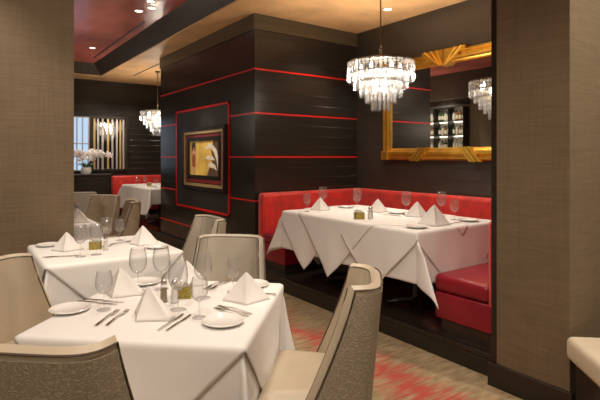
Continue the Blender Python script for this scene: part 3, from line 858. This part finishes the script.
dup(s1, (.958, 3.94, ZT), 0, 'white salt shaker right of the gold caddy on the second table', 'shakers')
dup(s1, (3.09, 3.20, ZB), 0, 'white salt shaker right of the gold caddy on the booth table', 'shakers')
dup(p1, (3.135, 3.235, ZB), 0, 'brown pepper shaker behind the salt shaker on the booth table', 'shakers')
def make_caddy(label, loc):
    t = thing('sugar_caddy', label, 'caddy', loc, R(-30), 'sugar caddies')
    b_ = bmesh.new()
    w, h = .044, .062
    box(b_, -w, w, -w*.8, w*.8, 0, .004); 
    for (x0, x1, y0, y1) in ((-w, w, -w*.8, -w*.8+.004), (-w, w, w*.8-.004, w*.8), (-w, -w+.004, -w*.8, w*.8), (w-.004, w, -w*.8, w*.8)): box(b_, x0, x1, y0, y1, .004, h)
    obj('basket', b_, M['basket'], t)
    for k in range(5):
        x = -.03+k*.015
        b_ = bmesh.new(); box(b_, x-.004, x+.004, -.028, .028, .006, .074+.006*(k % 2)); plabel(obj('sugar_packet', b_, M['packet'], t), 'white paper sugar packet')
    return t
c1 = make_caddy('gold-green woven caddy beside the salt shaker on the front table', (.965, 2.385, ZT))
dup(c1, (.905, 4.04, ZT), R(-20), 'gold-green woven caddy among the glasses on the second table')
dup(c1, (3.02, 3.27, ZB), R(-30), 'gold-green woven caddy at the front edge of the booth table')
dup(c1, (3.15, 9.55, .920), R(-20), 'gold-green woven caddy on the far booth table')

# ------------------------------------------------------------------ chandeliers
def prism_mesh(name, L, w=.034, d=.016):
    b_ = bmesh.new()
    sec = [(-w/2, 0), (-w/4, d/2), (w/4, d/2), (w/2, 0), (w/4, -d/2), (-w/4, -d/2)]
    rings = [[b_.verts.new((x*s, y*s, z)) for x, y in sec] for s, z in ((.7, 0), (1, -.010), (1, -L+.012), (.72, -L))]
    for p, q in zip(rings, rings[1:]):
        for i in range(6): b_.faces.new((p[i], p[(i+1) % 6], q[(i+1) % 6], q[i]))
    b_.faces.new(rings[0]); b_.faces.new(rings[-1])
    bmesh.ops.recalc_face_normals(b_, faces=b_.faces)
    return b_
TIERS = [(.328, 0.0, .205, 48), (.262, -.10, .18, 38), (.202, -.19, .173, 30), (.142, -.265, .16, 22), (.082, -.345, .16, 13)]
def chandelier(label, x, y, ztop, zceil, detail):
    t = thing('chandelier', label, 'chandelier', (x, y, ztop), 0, 'tiered crystal chandeliers')
    h = zceil-ztop
    b_ = bmesh.new(); lathe(b_, [(.0001, h-.03), (.05, h-.03), (.055, h-.012), (.055, h), (.0001, h)], 20, cap=False); obj('ceiling_canopy', b_, M['bronze'], t, smooth=True)
    b_ = bmesh.new(); tube(b_, [(0, 0, h-.03), (0, 0, .175)], .008, 8); obj('stem', b_, M['bronze'], t, smooth=True)
    b_ = bmesh.new(); ring = [(.02*math.sin(2*PI*i/14), 0, .155+.022*math.cos(2*PI*i/14)) for i in range(15)]; tube(b_, ring, .004, 6, cap=False)
    ring = [(0, .016*math.sin(2*PI*i/14), .118+.02*math.cos(2*PI*i/14)) for i in range(15)]; tube(b_, ring, .004, 6, cap=False); obj('chain_link', b_, M['bronze'], t, smooth=True)
    b_ = bmesh.new(); lathe(b_, [(.0001, .10), (.012, .10), (.014, .06), (.03, .03), (.02, .0), (.014, -.34), (.0001, -.34)], 14, cap=False); obj('hub', b_, M['bronze'], t, smooth=True)
    for k, (r, z, L, n_) in enumerate(TIERS):
        b_ = bmesh.new()
        pts = [(r*math.cos(2*PI*i/48), r*math.sin(2*PI*i/48)) for i in range(48)]
        vs = [[b_.verts.new((a*q, c*q, zz)) for a, c in pts] for q, zz in ((1, z-.004), (1, z+.022), (1-.008/r, z+.022), (1-.008/r, z-.004))]
        for a in range(4):
            for i in range(48): b_.faces.new((vs[a][i], vs[a][(i+1) % 48], vs[(a+1) % 4][(i+1) % 48], vs[(a+1) % 4][i]))
        rg = obj('ring_frame', b_, M['bronze'], t, smooth=True)
        if k == 0:
            for q in range(6):
                a = q*PI/3; b2 = bmesh.new(); tube(b2, [(0, 0, .035), (r*math.cos(a), r*math.sin(a), .012)], .004, 6); obj('spoke', b2, M['bronze'], t, smooth=True)
    for q in range(6):
        a = q*PI/3+.3; b_ = bmesh.new(); rr = .2
        lathe(b_, [(.0001, -.10), (.012, -.095), (.017, -.07), (.013, -.04), (.004, -.012), (.0001, -.008)], 12, rr*math.cos(a), rr*math.sin(a), cap=False)
        obj('bulb', b_, M['bulb'], t, smooth=True)
    for q in range(3):
        a = q*2*PI/3; b_ = bmesh.new(); rr = .06
        lathe(b_, [(.0001, -.30), (.012, -.295), (.017, -.27), (.013, -.24), (.004, -.21), (.0001, -.205)], 12, rr*math.cos(a), rr*math.sin(a), cap=False)
        obj('bulb', b_, M['bulb'], t, smooth=True)
    rest = bmesh.new(); cnt = 0
    cam = Vector((-x, -y)).normalized()
    alls = []
    for k, (r, z, L, n_) in enumerate(TIERS):
        me = None
        for i in range(n_):
            a = 2*PI*(i+.5*(k % 2))/n_
            alls.append((Vector((math.cos(a), math.sin(a))).dot(cam)*r+ (0.02*k), k, a))
    alls.sort(key=lambda q: -q[0])
    meshes = []
    for k, (r, z, L, n_) in enumerate(TIERS):
        me = bpy.data.meshes.new('crystal_prism'); pb = prism_mesh('c', L, w=2*PI*r/n_*.80); pb.to_mesh(me); pb.free(); me.materials.append(M['crystal']); meshes.append(me)
    for q, (_, k, a) in enumerate(alls):
        r, z, L, n_ = TIERS[k]
        mt = Matrix.Translation(((r+.012)*math.cos(a), (r+.012)*math.sin(a), z+.012)) @ Matrix.Rotation(a+PI/2, 4, 'Z')
        if detail and q < 100:
            o = bpy.data.objects.new('crystal_prism', meshes[k]); link(o, t); o.matrix_local = mt
        else:
            tmp = meshes[k].copy(); tmp.transform(mt); rest.from_mesh(tmp); bpy.data.meshes.remove(tmp)
    o = obj('crystal_curtain', rest, M['crystal'], t); o['kind'] = 'stuff'
    return t
def point(name, loc, energy, col=(1, .875, .72), rad=.05):
    l = bpy.data.lights.new(name, 'POINT'); l.energy = energy; l.color = col; l.shadow_soft_size = rad
    o = bpy.data.objects.new(name, l); C.objects.link(o); o.location = loc; return o
def spot(name, loc, target, energy, angle=80, col=(1, .885, .735), rad=.06, blend=.7):
    l = bpy.data.lights.new(name, 'SPOT'); l.energy = energy; l.color = col; l.shadow_soft_size = rad; l.spot_size = R(angle); l.spot_blend = blend
    o = bpy.data.objects.new(name, l); C.objects.link(o); o.location = loc
    o.rotation_euler = (Vector(target)-Vector(loc)).to_track_quat('-Z', 'Y').to_euler(); return o
chandelier('crystal tiered chandelier over the booth table before the gilt mirror', 3.60, 3.57, 2.475, ZS, True)
chandelier('distant crystal tiered chandelier over the far booth, half behind the pillar', 3.40, 9.77, 2.43, ZS, False)
point('chandelier_glow', (3.60, 3.57, 2.36), 120, rad=.09)
point('chandelier_glow_far', (3.40, 9.77, 2.30), 75, rad=.09)

# ------------------------------------------------------------------ downlights
def downlight(x, y, z, label, target, energy, angle=75, rad=.05):
    t = thing('ceiling_light', label, 'ceiling light', (x, y, z), 0, 'recessed ceiling lights')
    b_ = bmesh.new(); lathe(b_, [(.048, -.001), (.062, -.001), (.062, -.007), (.048, -.009)], 24, cap=False); obj('trim_ring', b_, M['white_trim'], t, smooth=True)
    b_ = bmesh.new(); lathe(b_, [(.0001, -.003), (.047, -.003), (.047, -.001), (.0001, -.001)], 24, cap=False); obj('lens', b_, M['lamp_lens'], t)
    spot('lamp', (x, y, z-.03), target, energy, angle, rad=rad)
downlight(2.04, 9.35, ZC, 'recessed light at far end of the red ceiling', (1.6, 8.6, 0), 90)
downlight(2.04, 6.62, ZC, 'recessed light in red ceiling, leftmost of the near cluster', (1.1, 6.3, .5), 170)
downlight(2.04, 6.12, ZC, 'recessed light in red ceiling, topmost of the near cluster', (1.3, 5.9, 0), 110)
downlight(2.14, 6.38, ZC, 'recessed light in red ceiling, nearest the brown soffit', (2.6, 7.0, .8), 60)
downlight(4.20, 4.05, ZS, 'recessed light in the gold soffit above the chandelier', (4.2, 4.0, 0), 70)
# added spots without fixtures, aimed to brighten tables, walls, picture and bar
spot('lamp', (1.0, 2.5, 3.46), (.88, 2.3, .76), 105, 74)
spot('lamp', (.95, 3.9, 3.46), (.97, 4.06, .76), 75, 74)
spot('lamp', (1.6, 1.0, 3.46), (1.6, 1.7, .4), 200, 100)
spot('lamp', (0.1, .9, 3.46), (.3, 1.6, .5), 200, 110)
spot('lamp', (-.9, .2, 3.46), (.3, 2.4, .6), 160, 100)
spot('lamp', (1.9, 3.2, 3.46), (2.2, 3.3, 0), 110, 100)
spot('lamp', (-.2, 3.6, 3.46), (-.2, 4.72, 1.0), 190, 90)
spot('lamp', (.4, 2.6, 3.46), (.5, 4.72, 1.6), 110, 80)
spot('lamp', (2.3, .3, 3.46), (3.0, 1.6, 1.2), 55, 90)
spot('lamp', (3.25, -.5, 3.46), (3.05, 1.336, 1.5), 420, 60)
spot('lamp', (3.4, 2.35, 3.22), (3.5, 2.4, .5), 70, 90)
spot('lamp', (3.9, 4.6, 3.22), (3.6, 5.0, .7), 80, 90)
spot('lamp', (4.2, 3.0, 3.22), (4.5, 2.9, .7), 90, 80)
spot('lamp', (3.1, 3.4, 3.22), (3.2, 3.4, .9), 25, 100)
spot('lamp', (3.3, 9.2, 3.22), (3.3, 9.6, .9), 160, 100)
spot('lamp', (3.4, 11.0, 3.22), (3.4, 11.6, .8), 120, 90)
spot('lamp', (2.6, 10.9, 3.22), (2.6, 11.6, 1.4), 80, 90)
spot('lamp', (1.5, 6.5, 3.46), (3.0, 6.5, 1.48), 260, 27)
spot('lamp', (-1.0, 8.6, 3.46), (-1.95, 8.6, 1.9), 180, 80)
spot('lamp', (2.7, 10.4, 3.22), (2.75, 11.7, 1.7), 90, 50)
# unseen fill points without fixtures, added to brighten ceiling and room
point('wall_lamp', (-1.7, 1.2, 2.3), 40, rad=.12)
point('wall_lamp', (.6, -2.2, 2.3), 55, rad=.12)
point('wall_lamp', (2.6, -2.2, 2.3), 55, rad=.12)
point('wall_lamp', (.35, 7.9, 2.2), 80, rad=.12)
point('wall_lamp', (-1.7, 10.6, 2.4), 70, rad=.12)

# ------------------------------------------------------------------ far wall: mirror, window, buffet, orchid
t = thing('wall_mirror', 'distant wall mirror with upright silver strips, dark frame, beside the white orchids', 'mirror', (2.93, 11.75, 1.17))
obj('mirror_glass', B(-.38, .38, -.03, -.005, .03, 1.24), M['mirror'], t)
for (x0, x1, z0, z1) in ((-.40, .40, 0, .05), (-.40, .40, 1.22, 1.27), (.37, .43, 0, 1.27), (-.43, -.38, 0, 1.27)): obj('frame_rail', B(x0, x1, -.06, -.002, z0, z1, bev=.004), M['espresso'], t)
for k, x in enumerate((-.33, -.25, -.15, -.03, .07, .17, .25, .32)): obj('bevel_strip', B(x-.02, x+.02, -.045, -.028, .05, 1.22, bev=.004), M['chrome'] if k % 3 else M['frame_gold'], t)  # pale and gold strip colours stand in for golden ceiling reflections
bm = bmesh.new(); box(bm, 1.6, 2.48, 11.70, 11.745, 1.2, 2.40)
w1 = obj('window_1', bm, M['frosted']); w1['kind'] = 'structure'
bm = bmesh.new()
for x in (1.62, 1.80, 1.98, 2.10, 2.22, 2.34, 2.47): box(bm, x-.014, x+.014, 11.67, 11.70, 1.2, 2.40)
for z in (1.2, 1.8, 2.4): box(bm, 1.6, 2.48, 11.675, 11.70, z-.012, z+.012)
struct('window_1_bars', bm, M['chrome']).name = 'trim_%d' % (n); n += 1
t = thing('buffet_cabinet', 'dark low cabinet below the far mirror, holding the orchids', 'cabinet', (2.0, 11.5, 0))
obj('body', B(-1.2, .85, -.20, .24, .0, 1.06, bev=.005), M['espresso'], t); obj('top', B(-1.22, .87, -.22, .24, 1.06, 1.12, bev=.006), M['espresso'], t)
for k in range(3): 
    d = obj('door', B(-1.17+k*.67, -.53+k*.67, -.216, -.201, .08, 1.03, bev=.003), M['espresso'], t)
    obj('handle', B(-.60+k*.67, -.585+k*.67, -.235, -.216, .5, .64, bev=.003), M['bronze'], d)
t = thing('orchid', 'white orchid sprays in front of the far window', 'plant', (2.36, 11.42, 1.12))
OR = t
b_ = bmesh.new(); lathe(b_, [(.0001, 0), (.06, 0), (.075, .03), (.07, .10), (.06, .10), (.06, .02), (.0001, .02)], 20, cap=False); obj('pot', b_, M['china'], t, smooth=True)
for k in range(6):
    a = k*1.05; b_ = bmesh.new()
    def lf(i, j, a=a):
        s = j; wv = .028*math.sin(PI*min(1, .08+.92*s))*(2*i-1); rr = .02+.17*s; zz = .09+.09*math.sin(PI*s*.8)-.03*s
        return (rr*math.cos(a)-wv*math.sin(a), rr*math.sin(a)*.6+wv*math.cos(a), zz)
    grid(b_, lf, 4, 8); obj('leaf', b_, M['leaf'], t, smooth=True)
random.seed(3)
for (dx, n_) in ((-.30, 13), (.32, 14), (-.10, 12), (.12, 10)):
    pts = [(dx*s**1.5, -.02*s, .06+.25*math.sin(PI*.66*s)) for s in [q/12 for q in range(13)]]
    b_ = bmesh.new(); tube(b_, pts, .004, 6); obj('flower_stem', b_, M['leaf'], t, smooth=True)
    for q in range(n_):
        s = .40+.6*q/n_
        p = Vector((dx*s**1.5, -.02*s, .06+.25*math.sin(PI*.66*s)))+Vector((random.uniform(-.035, .035), -.02+random.uniform(-.03, .03), random.uniform(-.04, .03)))
        b_ = bmesh.new(); rt = Matrix.Rotation(random.uniform(-.5, .5), 3, 'Z')
        for m_ in range(5):
            a = m_*2*PI/5+.3; v0 = b_.verts.new(p); ps = []
            for (rr, da) in ((.022, -.5), (.042, -.32), (.048, 0), (.042, .32), (.022, .5)):
                ps.append(b_.verts.new(p+rt @ Vector((rr*math.cos(a+da), -.008+.010*math.cos(3*da), rr*math.sin(a+da)))))
            b_.faces.new([v0]+ps)
        f_ = obj('blossom', b_, M['petal'], t)
        b_ = bmesh.new(); bmesh.ops.create_icosphere(b_, subdivisions=1, radius=.008, matrix=Matrix.Translation(p+Vector((0, -.008, 0)))); plabel(obj('lip', b_, M['petal_mid'], f_), 'pink flower lip')

OR.scale = (1.5, 1.5, 1.5)
# ------------------------------------------------------------------ bar shelf seen in the gilt mirror
t = thing('bar_shelf', 'bottle-filled bar shelving reflected in the gilt mirror', 'shelf', (-2.0, 8.58, 0))
plabel(obj('back_panel', B(.0, .02, -.72, .72, .0, 2.9), M['silver'], t), 'silver back panel')
for s in (-.72, -.24, .24, .70): obj('upright', B(.02, .30, s, s+.02, 0, 2.9), M['espresso'], t)
SZ = (.9, 1.30, 1.70, 2.10, 2.50)
for z in SZ: obj('shelf_board', B(.02, .30, -.70, .70, z-.02, z), M['espresso'], t)
plabel(obj('cornice', B(.0, .33, -.74, .74, 2.86, 2.92), M['steel'], t), 'pale metal cornice')
for z in SZ[1:]: obj('light_strip', B(.03, .05, -.68, .68, z-.03, z-.021), M['shelf_light'], t)  # glowing strips added under the shelves to brighten the bottles
def make_bottle(mat, r, h, loc, label):
    t = thing('bottle', label, 'bottle', loc, 0, 'bottles on the bar shelving')
    b_ = bmesh.new(); lathe(b_, [(.0001, 0), (r, 0), (r, h*.6), (r*.9, h*.66), (r*.36, h*.77), (r*.34, h*.95), (.0001, h*.95)], 12, cap=False); obj('glass_body', b_, M[mat], t, smooth=True)
    b_ = bmesh.new(); lathe(b_, [(r+.001, h*.15), (r+.0015, h*.16), (r+.0015, h*.48), (r+.001, h*.49)], 12, cap=False); obj('paper_label', b_, M['bottle_label'], t, smooth=True)
    b_ = bmesh.new(); lathe(b_, [(r*.38, h*.93), (r*.38, h), (.0001, h)], 12, cap=False); obj('cap', b_, M['bronze'], t, smooth=True)
    return t
protos = {}
kinds = [('bottle_amber', .038, .29), ('bottle_clear', .042, .27), ('bottle_green', .036, .31), ('bottle_clear', .034, .32)]
nm = ['amber bottle on the bar shelving in the mirror', 'squat clear bottle on the bar shelving in the mirror', 'green bottle on the bar shelving in the mirror', 'tall clear bottle on the bar shelving in the mirror']
for zi, z in enumerate(SZ):
    for q in range(12):
        y = 8.58+(-.48, 0., .48)[q//4]+(-.158, -.058, .042, .142)[q % 4]+.008
        k = (q*7+zi*3+(q*zi) % 3) % 4
        loc = (-2.0+.16, y, z+.001)
        if k not in protos: protos[k] = make_bottle(*kinds[k], loc, nm[k])
        else: dup(protos[k], loc, 0)


# ------------------------------------------------------------------ camera, world, view
cam = bpy.data.cameras.new('camera'); co = bpy.data.objects.new('camera', cam); C.objects.link(co)
co.location = (0, 0, 1.5); co.rotation_euler = (R(90), 0, R(-35.7))
cam.lens = 28.8; cam.sensor_width = 36; cam.shift_y = -43/600; cam.clip_start = .02
sc.camera = co
w = bpy.data.worlds.new('world'); sc.world = w; w.use_nodes = True
w.node_tree.nodes['Background'].inputs[0].default_value = (1, .85, .7, 1); w.node_tree.nodes['Background'].inputs[1].default_value = .1
vs = sc.view_settings
vs.view_transform = 'Standard'; vs.look = 'None'; vs.gamma = 1; vs.use_curve_mapping = False; vs.exposure = -.75
sc.cycles.max_bounces = 10; sc.cycles.transparent_max_bounces = 24; sc.cycles.sample_clamp_indirect = 4
